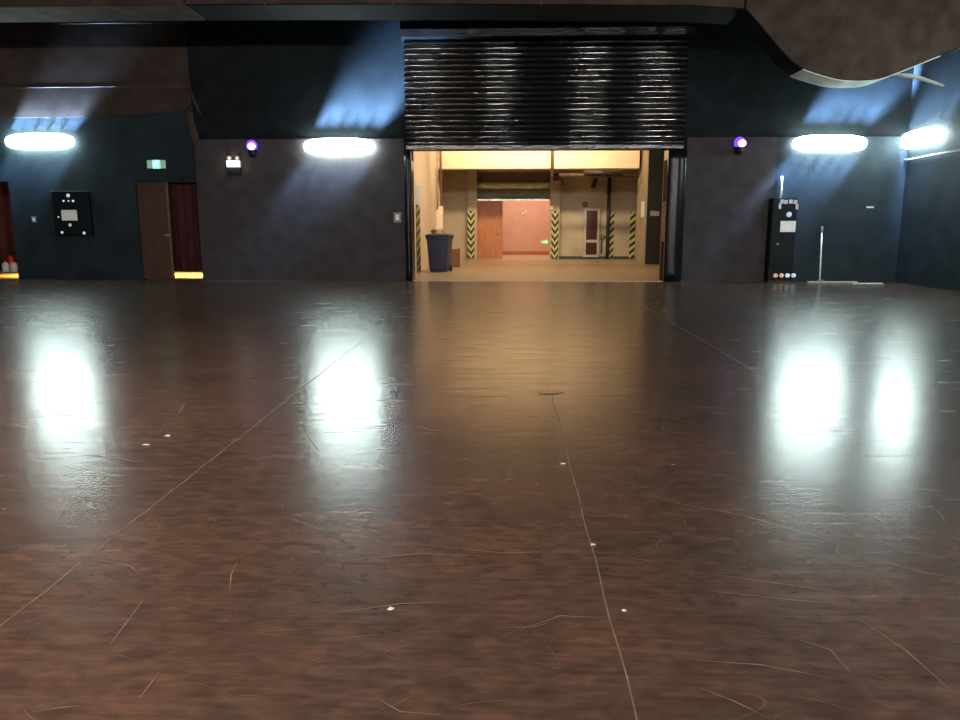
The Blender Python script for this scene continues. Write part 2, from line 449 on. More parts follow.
# black clad pillar on the right
YP = 29.2
pxa, pxb = at(645, 262, YP).x, at(662, 262, YP).x
S('wall_right', pxa - .02, pxb + .0, YP + .03, 31.4, 0, ZK, M['beige'], 'beige pillar at the right of the corridor')
pl = thing('black_panel', 'tall black board with a pale plate covering the corridor pillar', 'panel', (pxa, YP + .03, 0))
bm = B(); bx(bm, .0, pxb - pxa, -.05, 0, 0.0, ZK - .1)
bx(bm, .02, .06, -.06, -.05, .1, ZK - .2); bx(bm, pxb - pxa - .06, pxb - pxa - .02, -.06, -.05, .1, ZK - .2)
obj('board', bm, M['blk'], pl)
za, zb2 = at(650, 216, YP).z, at(650, 211, YP).z
box('plate', .12, .46, -.075, -.06, za, zb2, M['plate'], pl)
# pale box on pillar's left side
jb = box('switch_box', pxa - .1, pxa - .02, YP + .5, YP + .75, at(642, 217, YP).z, at(642, 201, YP).z, M['white_plastic'])
tag(jb, 'small pale box on the left face of the corridor pillar', 'box')
# beige wall fragment right of pillar
S('wall_back', pxb, XCR, 30.6, 30.8, 0, at(664, 178, 30.6).z, M['beige'], 'beige wall right of the black pillar')
S('wall_back', pxb, XCR, 30.5, 30.6, 0, at(664, 229, 30.5).z, M['blk'], 'black dado right of the pillar')
S('wall_back', pxb, XCR, 30.6, 30.8, at(664, 178, 30.6).z, ZK, M['pipe_dark'], 'dark lintel right of the black pillar')

# ------------------------------------------------ striped corner guards
def guard(name_label, x0, x1, yf, z0, z1, chevron, group, side=None):
    """yellow and black diagonal striped strip, thin board on a wall"""
    g = thing('corner_guard', name_label, 'corner guard', ((x0 + x1) / 2, yf, z0), (0, 0, 0 if side is None else side), group)
    w = (x1 - x0); h = z1 - z0; t = .02
    bm = B(); bx(bm, -w / 2, w / 2, -t, 0, 0, h); obj('backing', bm, M['blk'], g)
    bm = B(); p = .30; ns = int(h / p) + 2
    def clip(poly):
        for lo in (True, False):
            out = []
            for i in range(len(poly)):
                a, b_ = poly[i], poly[(i + 1) % len(poly)]
                ina = a[1] >= 0 if lo else a[1] <= h; inb = b_[1] >= 0 if lo else b_[1] <= h
                lim = 0 if lo else h
                if ina: out.append(a)
                if ina != inb:
                    s = (lim - a[1]) / (b_[1] - a[1]); out.append((a[0] + s * (b_[0] - a[0]), lim))
            poly = out
            if len(poly) < 3: return []
        return poly
    for k in range(-1, ns):
        zz = k * p
        if chevron: polys = [[(-w / 2, zz + .22), (0, zz), (0, zz + .14), (-w / 2, zz + .36)], [(0, zz), (w / 2, zz + .22), (w / 2, zz + .36), (0, zz + .14)]]
        else: polys = [[(-w / 2, zz), (w / 2, zz + .2), (w / 2, zz + .35), (-w / 2, zz + .15)]]
        for po in polys:
            po = clip(po)
            if len(po) >= 3:
                bm.faces.new([bm.verts.new((x, -t - .001, z)) for x, z in po])
                
    o = obj('stripes', bm, M['yel'], g)
    md = o.modifiers.new('thick', 'SOLIDIFY'); md.thickness = .002
    return g
gr = 'yellow and black striped corner guards'
YG = YF - .36
def gz(py, Y): return at(500, py, Y).z
guard('yellow black chevron guard on the pier left of the inner opening', at(467.5, 250, YG).x, at(474.5, 250, YG).x, YG, .03, gz(211, YG), True, gr)
guard('yellow black chevron guard on the pier right of the inner opening', at(551, 250, YG).x, at(558, 250, YG).x, YG, .03, gz(211, YG), True, gr)
guard('yellow black striped guard right beside the dark drain pipe', at(609, 250, YF).x, at(613.3, 250, YF).x, YF - .001, .03, gz(212, YF), False, gr)
guard('yellow black striped guard nearest the black clad pillar', at(629, 250, YF).x, at(634.5, 250, YF).x, YF - .001, .03, gz(212, YF), False, gr)
a1, a2 = onx(416.6, 270, XCL), onx(420.3, 270, XCL)
gy0, gy1 = a1.y, a2.y
g = guard('striped guard on the cream corridor wall beside the blue bin', -(gy1 - gy0) / 2, (gy1 - gy0) / 2, 0, .03, onx(417, 205, XCL).z, False, gr)
g.location = (XCL + .001, (gy0 + gy1) / 2, .03); g.rotation_euler = (0, 0, PI / 2)

# ------------------------------------------------ corridor furniture
# wheeled bin
YBn = 24.2
bc = at(440, 271, YBn).x
wb = thing('wheeled_bin', 'dark blue wheeled rubbish bin standing in the corridor', 'bin', (bc, YBn, 0), (0, 0, math.radians(-8)))
bh = at(440, 236, YBn).z
bm = B()
prof = []
for z, w, d in ((.03, .28, .26), (.1, .29, .27), (bh - .12, .345, .34), (bh - .10, .37, .36), (bh - .02, .37, .36)):
    prof.append([bm.verts.new((sx * w, sy * d, z)) for sx, sy in ((-1, -1), (1, -1), (1, 1), (-1, 1))])
for a, b_ in zip(prof, prof[1:]):
    for k in range(4): bm.faces.new((a[k], a[(k + 1) % 4], b_[(k + 1) % 4], b_[k]))
bm.faces.new(prof[0][::-1]); bm.faces.new(prof[-1])
for sx in (-.16, 0, .16): bx(bm, sx - .012, sx + .012, -.335, -.29, .25, bh - .15)
obj('body', bm, M['blue_bin'], wb, .02, 3)
bm = B()
prof = []
for z, w in ((bh - .02, .40), (bh + .02, .40), (bh + .06, .33), (bh + .075, .18)):
    prof.append([bm.verts.new((sx * w, sy * (w - .01), z)) for sx, sy in ((-1, -1), (1, -1), (1, 1), (-1, 1))])
for a, b_ in zip(prof, prof[1:]):
    for k in range(4): bm.faces.new((a[k], a[(k + 1) % 4], b_[(k + 1) % 4], b_[k]))
bm.faces.new(prof[0][::-1]); bm.faces.new(prof[-1])
obj('lid', bm, M['bin_lid'], wb, .015, 3)
for sx in (-.3, .3):
    bm = B(); tube(bm, [(sx - .03, .27, .1), (sx + .03, .27, .1)], .1, 20); obj('wheel', bm, M['rubber'], wb)
bm = B(); tube(bm, [(-.3, .38, bh - .06), (-.3, .44, bh - .04), (.3, .44, bh - .04), (.3, .38, bh - .06)], .016); obj('handle', bm, M['bin_lid'], wb)
# crumpled glove / rag on the lid
bm = B(); ellipsoid(bm, (0, 0, .07), .13, .1, .075, 16, 8)
for v in bm.verts: v.co += Vector((random.uniform(-.02, .02), random.uniform(-.02, .02), random.uniform(-.01, .05) * (v.co.z > .05)))
rg = obj('rag', bm, M['pipe_brown']); rg.location = (bc - .2, YBn + .02, bh + .082); rg.scale = (.75, .75, .75)
tag(rg, 'crumpled brown rag lying on the bin lid', 'rag')
# cardboard box right of bin
cbx = at(456, 264, 27.0).x
cb = thing('carton', 'open brown cardboard box on the floor right behind the bin', 'box', (cbx, 27.0, 0), (0, 0, .25))
ch = .64
bm = B(); bx(bm, -.3, .12, -.2, .2, 0, ch); obj('box_body', bm, M['card'], cb, .004)
bm = B(); bx(bm, .12, .16, -.22, .2, 0, ch + .05); obj('flap', bm, M['card_pale'], cb)['label'] = 'pale side board'

# pipes
def pipe(name, pts, r, m, label, cat='pipe', flanges=True, group=None):
    t = thing(name, label, cat, pts[0], group=group)
    o = Vector(pts[0]); L = [Vector(p) - o for p in pts]
    bm = B(); tube(bm, L, r); obj('pipe_run', bm, m, t)
    if flanges:
        for a, b_ in zip(L, L[1:]):
            n = max(1, int((b_ - a).length / 1.6)); d = (b_ - a).normalized()
            for k in range(1, n + 1):
                p = a + (b_ - a) * (k - .5) / n
                bm = B(); tube(bm, [p - d * .03, p + d * .03], r * 1.35); obj('coupling', bm, m, t)
    return t
yp = YF - .18
pipe('drain_pipe', [(at(607, 256, yp).x, yp, 0), (at(607, 256, yp).x, yp, gz(171, yp))], .075, M['pipe_dark'], 'thick dark vertical pipe on the far corridor wall')
p0 = at(559, 175, YBm - .14); p1 = at(637, 175.5, YBm - .14)
pipe('service_pipe', [(p0.x, p0.y, p0.z), (p1.x, p1.y, p1.z)], .07, M['pipe_mid'], 'brown horizontal pipe running under the yellow beam')
p0 = at(584, 172.5, YBm - .3); p1 = at(622, 172.5, YBm - .3)
pipe('service_pipe', [(p0.x, p0.y, p0.z), (p1.x, p1.y, p1.z)], .09, M['pipe_dark'], 'short dark pipe in front of the brown pipe under the beam')
p0 = at(552, 176, YBm - .12)
pipe('riser_pipe', [(p0.x, p0.y, p0.z), (p0.x, p0.y, ZK)], .06, M['pipe_brown'], 'brown vertical pipe crossing the yellow beam')
p0 = at(441, 172, YBm - .1)
pipe('riser_pipe', [(XCL + .2, YBm - .12, 1.7), (XCL + .2, YBm - .12, ZK)], .035, M['pipe_brown'], 'thin brown pipe in the left corridor corner')
pipe('riser_pipe', [(XCL + .09, YBm - .5, 2.1), (XCL + .09, YBm - .5, ZK)], .03, M['pipe_pale'], 'thin pale pipe beside the left corridor corner')
zj = at(442, 230, 30.2).z; zk = at(442, 206, 30.2).z
j = thing('junction_box', 'tall pale junction box in the left corridor corner', 'box', (XCL, 30.1, zj))
box('box_body', 0, .3, -.12, .12, 0, zk - zj, M['card_pale'], j, .01)
box('cover', .03, .27, -.135, -.12, .04, zk - zj - .04, M['cream'], j)
bm = B(); tube(bm, [(.24, -.15, (zk - zj) * .7), (.24, -.135, (zk - zj) * .7)], .03); obj('indicator', bm, M['paper'], j)
# cable run from box down
pipe('cable', [(XCL + .27, 30.15, zj), (XCL + .27, 30.15, .02)], .015, M['pipe_brown'], 'thin cable dropping from the junction box', 'cable', False)
# bracket lamp (dark) under the beam
bl = at(594, 184, YF - .05)
b1 = thing('wall_spotlight', 'small dark spotlight tilted on the far corridor wall', 'spotlight', (bl.x, YF - .001, bl.z))
bm = B(); tube(bm, [(0, 0, .1), (0, -.2, .1)], .02); obj('arm', bm, M['pipe_dark'], b1)
bm = B(); tube(bm, [(.07, -.18, .22), (-.08, -.28, -.16)], [.07, .1]); obj('lamp_head', bm, M['pipe_dark'], b1)
bl = at(557, 178, YF - .5)
b2 = thing('pipe_bracket', 'dark bracket clamp on top of the right pier', 'bracket', (bl.x, YF - .36, bl.z - .2))
bm = B(); tube(bm, [(-.25, -.06, .3), (.0, -.1, .25), (.22, -.1, .1), (.28, -.06, -.15)], .04); obj('arm', bm, M['pipe_brown'], b2)
bm = B(); bx(bm, -.16, .1, -.05, 0, .1, .4); obj('foot_plate', bm, M['pipe_dark'], b2)

# hydrant / fire door cabinet with two dark red panes
Yc = YF - .12
ca, cz = at(583, 255, Yc), at(583, 208, Yc)
cb_ = at(599, 255, Yc)
w = cb_.x - ca.x; hh = cz.z
hc = thing('fire_cabinet', 'white framed cabinet with two dark red panes on far corridor wall', 'cabinet', (ca.x, YF - .001, .08))
hh -= .08
box('carcass', 0, w, -.12, 0, 0, hh, M['alu'], hc, .005)
bm = B(); s = .11
bx(bm, .01, s, -.15, -.12, .01, hh - .01); bx(bm, w - s, w - .01, -.15, -.12, .01, hh - .01)
m1 = hh * .33
for a, b_ in ((.01, s), (m1 - .06, m1 + .06), (hh - s, hh - .01)): bx(bm, s, w - s, -.15, -.12, a, b_)
dr = obj('cabinet_door', bm, M['alu'], hc)
box('upper_pane', s, w - s, -.135, -.122, m1 + .06, hh - s, M['red_glass'], hc)
box('lower_pane', s, w - s, -.135, -.122, s, m1 - .06, M['red_glass'], hc)
bm = B(); tube(bm, [(w - .06, -.15, hh * .5), (w - .06, -.19, hh * .5), (w - .06, -.19, hh * .5 - .16), (w - .06, -.15, hh * .5 - .16)], .012); obj('handle', bm, M['steel'], hc)
# little bell above the cabinet
p = at(585, 204.5, YF - .03)
bm = B(); tube(bm, [(0, 0, 0), (0, -.05, 0), (0, -.07, 0)], [.12, .12, .05], 20); o = obj('alarm_bell', bm, M['pipe_brown']); o.location = (p.x, YF - .001, p.z)
tag(o, 'small round brown alarm bell above the red paned cabinet', 'bell')
# valve boxes by the drain pipe
p = at(603, 218, YF)
v = thing('hose_valve', 'small dark valve with hose left of the thick dark pipe', 'valve', (p.x, YF - .001, .3))
bm = B(); tube(bm, [(-.05, -.09, .7), (.1, -.09, .7)], .045); tube(bm, [(-.05, -.09, 0), (-.05, -.09, .7)], .03); obj('valve_body', bm, M['pipe_dark'], v)
bm = B(); tube(bm, [(-.05, -.14, .7), (-.05, -.16, .7)], .09, 16); obj('hand_wheel', bm, M['pipe_brown'], v)
bm = B(); tube(bm, [(-.05, -.09, 0), (-.05, 0, 0)], .03); obj('wall_bracket', bm, M['pipe_dark'], v)

# green arrow sign on the salmon wall
p = at(545, 242, 38.6)
ar = thing('arrow_sign', 'small glowing green arrow sign low on the salmon wall', 'sign', (p.x, 38.6, p.z)); ar.scale = (.75, 1, .85)
bm = B(); prism(bm, [(-.15, -.08), (.06, -.08), (.06, -.15), (.24, 0), (.06, .15), (.06, .08), (-.15, .08)], -.03, 0); obj('arrow', bm, M['arrow_green'], ar)
bm = B(); prism(bm, [(-.26, -.05), (-.2, -.05), (-.2, .05), (-.26, .05)], -.02, 0); obj('tail', bm, M['arrow_green'], ar)
# small white marks on salmon wall
for a, b_ in ((523, 213), (526, 211.5)):
    p = at(a, b_, 38.6); bm = B(); bx(bm, -.04, .04, -.015, 0, -.03, .03); o = obj('wall_hook', bm, M['paper']); o.location = (p.x, 38.6, p.z)
    tag(o, 'small white %s hook on the salmon wall' % ('left' if a == 523 else 'right'), 'hook')
# switches on the right pier
p = at(550, 207.5, YF - .35)
o = box('pier_switch', 0, .12, -.03, 0, 0, .14, M['white_plastic']); o.location = (p.x, YF - .35, p.z - .07); tag(o, 'small white switch on the pier right of the inner opening', 'switch')
# faded notice on left corridor wall above the guard
a1 = onx(415.5, 195, XCL); a2 = onx(419.5, 186, XCL)
o = box('notice', 0, .01, a1.y, a2.y, onx(417, 203, XCL).z, onx(417, 185, XCL).z, M['label']); o.location = (XCL, 0, 0)
tag(o, 'faded grey notice on the cream wall above the striped guard', 'notice')

# ------------------------------------------------ big shutter over the loading opening
st = thing('roller_shutter', 'large black crinkled film covered shutter rolled down above loading opening', 'shutter', (0, D, 0))
zt = Z(22); zh = Z(40)
bm = B(); n = int(round((zh - zo) / .142)); p = (zh - zo - .12) / n
for i in range(n):
    a = zo + .12 + p * i
    pts = []
    for k in range(7):
        ang = -1 + 2 * k / 6
        pts.append((-.035 * (1 - ang * ang) + .04, a + p * (k / 6) * .96))
    pts.append((.055, a + p * .98)); pts.append((.055, a + p))
    va = [[bm.verts.new((xj0 + .06 + (xj1 - xj0 - .16) * s / 24, y - .10 + .0007 * math.sin(s * 1.7 + i * 2.3), z + .003 * math.sin(s * 2.9 + i))) for y, z in pts] for s in range(25)]
    for s in range(24):
        for k in range(len(pts) - 1):
            f = bm.faces.new((va[s][k], va[s + 1][k], va[s + 1][k + 1], va[s][k + 1])); f.smooth = k < 6
obj('slats', bm, M['film_slats'], st)
box('bottom_bar', xj0 + .06, xj1 - .1, -.12, .0, zo, zo + .12, M['film'], st, .015)
bm = B()
prof = [(-.05, zh), (-.24, zh + .04), (-.30, zh + .2), (-.28, zt - .06), (-.2, zt), (.07, zt), (.07, zh)]
va = [[bm.verts.new((xj0 + (xj1 - xj0) * s / 30, y + .012 * math.sin(s * 1.9), z + .008 * math.sin(s * 2.7))) for y, z in prof] for s in range(31)]
for s in range(30):
    for k in range(len(prof)):
        bm.faces.new((va[s][k], va[s + 1][k], va[s + 1][(k + 1) % len(prof)], va[s][(k + 1) % len(prof)]))
bm.faces.new(va[0]); bm.faces.new(va[-1][::-1])
obj('hood', bm, M['film'], st)
for a, b_, q in ((xj0, xo0, 1), (xo1, xj1, -1)):
    bm = B(); n = 12
    for zi in range(1):
        pr = [(a, .08), (a, -.02)] + [(a + (b_ - a) * k / 10, -.02 - .06 * math.sin(PI * k / 10)) for k in range(1, 10)] + [(b_, -.02), (b_, .5), (a, .5)]
    lv = [[bm.verts.new((x + .004 * math.sin(z * 3), y + .004 * math.sin(z * 2.1 + x), z)) for x, y in pr] for z in [zo * i / 14 + (0) for i in range(15)]]
    for u, v_ in zip(lv, lv[1:]):
        for k in range(len(pr)):
            f = bm.faces.new((u[k], u[(k + 1) % len(pr)], v_[(k + 1) % len(pr)], v_[k])); f.smooth = 1 <= k <= 10
    bm.faces.new(lv[0]); bm.faces.new(lv[-1])
    obj('guide_rail', bm, M['guide'], st)

# ------------------------------------------------ wrapped ducts above
def duct(name, label, prof, y0, y1, seams, under='duct_shade'):
    """prof : closed outline [(x, z)] of the front face at y0"""
    t = thing(name, label, 'duct', (0, 0, 0))
    bm = B(); prism(bm, prof, y0, y1)
    bm.faces.ensure_lookup_table()
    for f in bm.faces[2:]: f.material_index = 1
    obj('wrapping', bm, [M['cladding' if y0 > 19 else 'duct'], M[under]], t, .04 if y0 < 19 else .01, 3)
    for sm in seams:
        bm = B(); tube(bm, sm, .009, 8); obj('seam_cord', bm, M['pipe_mid'], t)
    return t
Y0, Y1 = 15.9, 17.1
def P(px, py): v = at(px, py, Y0); return (v.x, v.z)
# cloth cladding on the wall at the upper left
ztop = 8.2
YC = DR - .045
def PC(px, py): v = at(px, py, YC); return (v.x, v.z)
sm = lambda pts, y=Y0 - .01: [at(a, b_, y) for a, b_ in pts]
pr = [(XL + .02, ZC - .02), (XL + .02, PC(0, 117)[1]), PC(60, 118), PC(130, 115), PC(182, 112), PC(191, 106), PC(191, 88), PC(188, 60), PC(187, 30), (PC(186, 6)[0], ZC - .02)]
ys = YC - .003
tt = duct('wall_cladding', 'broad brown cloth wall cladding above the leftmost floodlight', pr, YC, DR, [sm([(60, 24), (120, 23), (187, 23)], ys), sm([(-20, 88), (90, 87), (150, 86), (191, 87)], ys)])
tt['category'] = 'cladding'
# torn lining hanging from its corner
bm = B()
strip = [((186, 96), (195, 98)), ((192, 105), (198, 104)), ((197, 112), (202, 115))]
def ribbon(bm, pairs, y, dy=0):
    rows = [(bm.verts.new(at(a[0], a[1], y)), bm.verts.new(at(b_[0], b_[1], y + dy))) for a, b_ in pairs]
    for u, v_ in zip(rows, rows[1:]):
        f = bm.faces.new((u[0], u[1], v_[1], v_[0])); f.smooth = True
ribbon(bm, [((187, 87), (193, 88)), ((190, 96), (197, 97)), ((195, 105), (200, 106)), ((200, 115), (203, 116))], YC - .12, .1)
o = obj('upper_fold', bm, M['duct'], tt); o.modifiers.new('t', 'SOLIDIFY').thickness = .012
bm = B()
ribbon(bm, [((186, 113), (193, 112)), ((187, 122), (196, 124)), ((190, 135), (200, 136)), ((195, 147), (203, 147)), ((201, 154), (204, 155))], YC - .15, .1)
o = obj('lower_fold', bm, M['duct'], tt); o.modifiers.new('t', 'SOLIDIFY').thickness = .012
# top beam duct
pl0 = [(XL + .02, ztop), (XL + .02, P(0, 7)[1]), P(90, 6), P(183.5, 5), (P(183.5, 5)[0], ztop)]
duct('header_duct', 'brown wrapped duct running along the top left corner', pl0, Y0, Y1, [], 'duct')
pa = P(184, 5); pb = P(745, 9)
pr = [(pa[0] + .003, ztop), (pa[0] + .003, P(184, 5)[1]), P(300, 4.5), P(440, 4.5), P(560, 5), P(690, 6), (pb[0] - .003, P(745, 9)[1]), (pb[0] - .003, ztop)]
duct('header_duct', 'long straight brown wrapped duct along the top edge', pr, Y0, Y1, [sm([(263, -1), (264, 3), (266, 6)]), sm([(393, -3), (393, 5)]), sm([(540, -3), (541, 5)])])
# right swagged duct
out = [(745, 9), (757, 22), (772, 40), (790, 60), (803, 69), (820, 75), (840, 80), (862, 81), (880, 79), (900, 72), (925, 62), (945, 54), (962, 47)]
def smooth(p, k=4):
    o_ = []
    for i in range(len(p) - 1):
        a, b_, c, d = p[max(i - 1, 0)], p[i], p[i + 1], p[min(i + 2, len(p) - 1)]
        for j in range(k):
            t = j / k
            o_.append(tuple(.5 * (2 * b_[m] + (c[m] - a[m]) * t + (2 * a[m] - 5 * b_[m] + 4 * c[m] - d[m]) * t * t + (3 * b_[m] - a[m] - 3 * c[m] + d[m]) * t ** 3) for m in (0, 1)))
    return o_ + [p[-1]]
out = smooth(out)
pr = [(pb[0], ztop)] + [P(a, b_) for a, b_ in out] + [(XR - .02, P(962, 47)[1] + .35), (XR - .02, ztop)]
Y1s = 16.6
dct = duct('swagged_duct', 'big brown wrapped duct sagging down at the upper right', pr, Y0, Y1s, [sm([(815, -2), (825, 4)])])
# underside of its belly, the lamp light on it painted as a pale strip
bm = B(); lo = []
for (a, b_) in out[16:44]:
    v = at(a, b_, Y0); lo.append(v)
rows = []
for v in lo:
    rows.append((bm.verts.new((v.x, Y0 - .015, v.z + .05)), bm.verts.new((v.x, Y0, v.z - .012)), bm.verts.new((v.x, Y1s, v.z - .012)), bm.verts.new((v.x, Y1s + .03, v.z + .2))))
for u, v_ in zip(rows, rows[1:]):
    for k in range(1, 3):
        f = bm.faces.new((u[k], v_[k], v_[k + 1], u[k + 1]))
o = obj('lining', bm, M['duct_lit'], dct); o['label'] = 'pale strip painted as the lit underside'; o.modifiers.new('t', 'SOLIDIFY').thickness = .02
bm = B()
ribbon(bm, [((893, 73), (893, 76)), ((915, 74), (915, 79)), ((932, 80), (930, 83)), ((945, 85), (943, 86.5))], Y1s + .05, .05)
o = obj('loose_strip', bm, M['duct_lit'], dct); o.modifiers.new('t', 'SOLIDIFY').thickness = .012

# ------------------------------------------------ flood lamps on the walls
LM = []
def make_lamp(label, loc, rz=0):
    t = thing('wall_floodlight', label, 'lamp', loc, (0, 0, rz), 'long oval floodlights on the hall walls')
    bm = B(); ellipsoid(bm, (0, -.10, 0), .92, .11, .21, 40, 14, .65); obj('lens', bm, M['lens'], t)  # lens made larger than the lamp, taking in its bloom
    bm = B(); bx(bm, -.80, .80, -.07, .0, -.12, .12); obj('housing', bm, M['housing'], t, .03)
    return t
def add_streaks(t, up, down, upc=(.35, .6, 1), rz=0):  # added area lights that imitate lens streaks as washes on the wall
    R_ = Matrix.Rotation(rz, 3, 'Z')
    for k, (pw, dr_, zz, sp) in enumerate(((up, (.64, .15, .80), .25, 30), (down, (-.62, .12, -.80), -.25, 32))):
        if pw <= 0: continue
        for q in range(5):
            area('streak_light', (-.72 + .36 * q, -.11, zz), dr_, .30, .18, pw / 5, upc, sp, t, (1, 0, 0))
ylamp = {}
l1 = make_lamp('leftmost glowing floodlight, alone above the dark panel', (at(42, 142, DR).x, DR, at(42, 142, DR).z))
l2 = dup(l1, (at(340, 147, D).x, D, at(340, 147, D).z), 'glowing floodlight just left of the loading opening and shutter')
l3 = dup(l1, (at(828, 144, D).x, D, at(828, 144, D).z), 'glowing floodlight above the control cabinet and mop on the right')
p4 = onx(925, 138, XR)
l4 = dup(l1, (XR, p4.y, p4.z), 'glowing floodlight on the right side wall, seen slanted', (0, 0, -PI / 2))
l5 = dup(l1, (XR, 13.4, 3.7), 'floodlight on the right side wall outside the frame', (0, 0, -PI / 2))
for i, xx in enumerate((-5.1, -.5, 5.2, 9.2)):
    l = dup(l1, (xx, YB, 4.4), 'floodlight on the wall behind the viewer', (0, 0, PI))
    area('hall_flood', (xx, YB + .45, 4.4), (-xx * .03, 1, -.05), 1.8, .35, 720, (1, .91, .85), 180, None, (1, 0, 0))
add_streaks(l1, 105, 22); add_streaks(l2, 430, 22); add_streaks(l3, 330, 45); add_streaks(l4, 30, 15)
# conduit under the side lamp
a, b_ = onx(903, 160.5, XR - .05), onx(966, 149, XR - .05)
pipe('side_conduit', [tuple(a), tuple(b_)], .02, M['label'], 'thin pale conduit on the right wall below the slanted lamp', 'conduit', False)

# ------------------------------------------------ small wall fittings
# exit sign
p = at(157.5, 164.5, DR)
ex = thing('exit_sign', 'lit green emergency exit sign above the brown door', 'sign', (p.x, DR, p.z))
box('housing', -.27, .27, -.06, 0, -.13, .13, M['frame_dark'], ex, .01)
box('face', -.25, .25, -.068, -.06, -.105, .105, M['exit_grey'], ex)
box('lit_panel', -.10, .10, -.074, -.068, -.11, .11, M['exit_green'], ex)
bm = B()      # running figure
tube(bm, [(.02, -.077, .075), (.02, -.081, .075)], .02, 12)
for pts in ([(.01, .05), (-.015, -.005)], [(-.015, -.005), (.03, -.03), (.025, -.075)], [(-.015, -.005), (-.035, -.04), (-.07, -.05)], [(.005, .04), (.045, .02), (.06, .035)], [(.005, .04), (-.04, .035), (-.05, .005)]):
    tube(bm, [(x, -.079, z) for x, z in pts], .011, 8)
obj('running_figure', bm, M['exit_core'], ex)
# emergency twin lamp
p = at(234.5, 164, D)
em = thing('emergency_light', 'white twin head emergency light left of the left violet beacon', 'light', (p.x, D, p.z))
if p.z > zp: em.location.y = D + .08
box('battery_case', -.17, .17, -.10, 0, -.28, -.09, M['cab'], em, .01)
box('body', -.18, .18, -.11, 0, -.09, .09, M['white_plastic'], em, .015)
for sx in (-.11, .11):
    bm = B(); tube(bm, [(sx, -.05, .09), (sx, -.05, .12)], .025); ellipsoid(bm, (sx, -.06, .155), .055, .06, .05, 14, 8); obj('lamp_head', bm, M['bulb'], em)
M_em = area('emergency_facing_light', (0, -.25, .0), (0, 1, 0), .3, .1, 2.0, (1, .85, .7), 180, em)  # small area light in front, aimed back at the fixture and wall
# violet beacons
def beacon(label, px, py):
    p = at(px, py, D); y = D if p.z < zp else D + .08
    t = thing('warning_beacon', label, 'beacon', (p.x, y, p.z), group='violet beacons on the wall')
    bm = B(); ellipsoid(bm, (0, -.14, .0), .14, .13, .15, 20, 12); obj('dome', bm, M['violet'], t)
    bm = B(); ellipsoid(bm, (.03, -.25, -.02), .10, .06, .09, 14, 8); obj('bulb', bm, M['violet_core'], t)
    bm = B(); tube(bm, [(0, -.12, -.1), (0, -.12, -.28)], [.12, .07], 18); tube(bm, [(0, -.1, -.2), (0, 0, -.2)], .05); obj('base', bm, M['cab'], t)
    return t
beacon('violet glowing beacon on the panelling above emergency light, left side', 253.5, 146.5)
beacon('violet glowing beacon on the wall right of the loading opening', 738, 143.5)
# left electrical panel
pa_, pb_ = at(55.5, 236, DR - .12), at(88, 191.5, DR - .12)
w, h = pb_.x - pa_.x, pb_.z - pa_.z
ep = thing('electrical_panel', 'black electrical panel with a square paper on the left wall', 'panel', (pa_.x, DR, pa_.z))
box('case', 0, w, -.12, 0, 0, h, M['cab'], ep, .008)
box('panel_door', .04, w - .04, -.135, -.12, .05, h - .06, M['cab_door'], ep, .004)
box('top_edge', -.01, w + .01, -.14, 0, h, h + .02, M['grey_plastic'], ep)
def local(px, py): q = at(px, py, DR - .14); return q.x - pa_.x, q.z - pa_.z
x0, z0 = local(62, 220.5); x1, z1_ = local(76.5, 210)
bm = B(); bx(bm, x0, x1, -.142, -.135, z0, z1_); obj('paper', bm, M['paper'], ep)
for (px, py, mm, rr_) in ((68, 195.5, 'led_w', .05), (63.5, 201, 'led_w', .028), (68.5, 201, 'led_w', .022), (73, 201, 'led_w', .035), (70, 225, 'led_g', .045), (62, 232.5, 'led_w', .035), (84, 233, 'led_w', .04), (58.5, 217, 'led_w', .02)):
    x, z = local(px, py); bm = B(); tube(bm, [(x, -.135, z), (x, -.155, z)], [rr_, rr_ * .8], 12); obj('indicator', bm, M[mm], ep)
area('panel_light', (w / 2, -.5, 1.35), (0, .6, -.8), .1, .1, 0, (1, 1, 1), 180, ep) if False else None
# wall switches
def switch(label, px, py, y, s=.06):
    p = at(px, py, y)
    t = thing('wall_switch', label, 'switch', (p.x, y, p.z))
    box('plate', -s, s, -.015, 0, -s * 1.3, s * 1.3, M['grey_plastic'] , t, .004)
    box('rocker', -s * .5, s * .5, -.025, -.015, -s * .7, s * .7, M['white_plastic'], t, .004)
    return t
switch('small pale wall switch left of the electrical panel', 34, 219.5, DR, .06)
switch('grey and white wall switch beside the left shutter guide rail', 397.5, 217.5, D, .10)
# control cabinet on the right
Yk = D - .32
pa_, pb_ = at(767.5, 283, Yk), at(798, 198, Yk)
w, h = pb_.x - pa_.x, pb_.z
kc = thing('control_cabinet', 'tall black control cabinet with a white paper on the right', 'cabinet', (pa_.x, D, 0))
box('case', 0, w, -.32, 0, 0.06, h, M['cab'], kc, .008)
box('plinth', .02, w - .02, -.30, 0, 0, .06, M['blk'], kc)
box('cabinet_door', .03, w - .03, -.335, -.32, .45, h - .05, M['cab_door'], kc, .004)
def lk(px, py): q = at(px, py, Yk - .02); return q.x - pa_.x, q.z
x0, z0 = lk(780, 232); x1, z1_ = lk(796, 221)
box('paper', x0, x1, -.342, -.335, z0, z1_, M['paper'], kc)
for px, py in ((782, 201.5), (786, 202), (791, 201.5), (795.5, 202)):
    x, z = lk(px, py); box('name_tag', x - .045, x + .045, -.345, -.335, z - .05, z + .05, M['label'], kc)
for px, py in ((780, 206), (797, 206.5)):
    x, z = lk(px, py); box('name_tag', x - .03, x + .03, -.345, -.335, z - .07, z + .07, M['label'], kc)
x, z = lk(789, 214.5); bm = B(); tube(bm, [(x, -.335, z), (x, -.36, z)], [.07, .05], 16); obj('rotary_switch', bm, M['led_b'], kc)  # switch is no lamp, but its material emits a faint glow
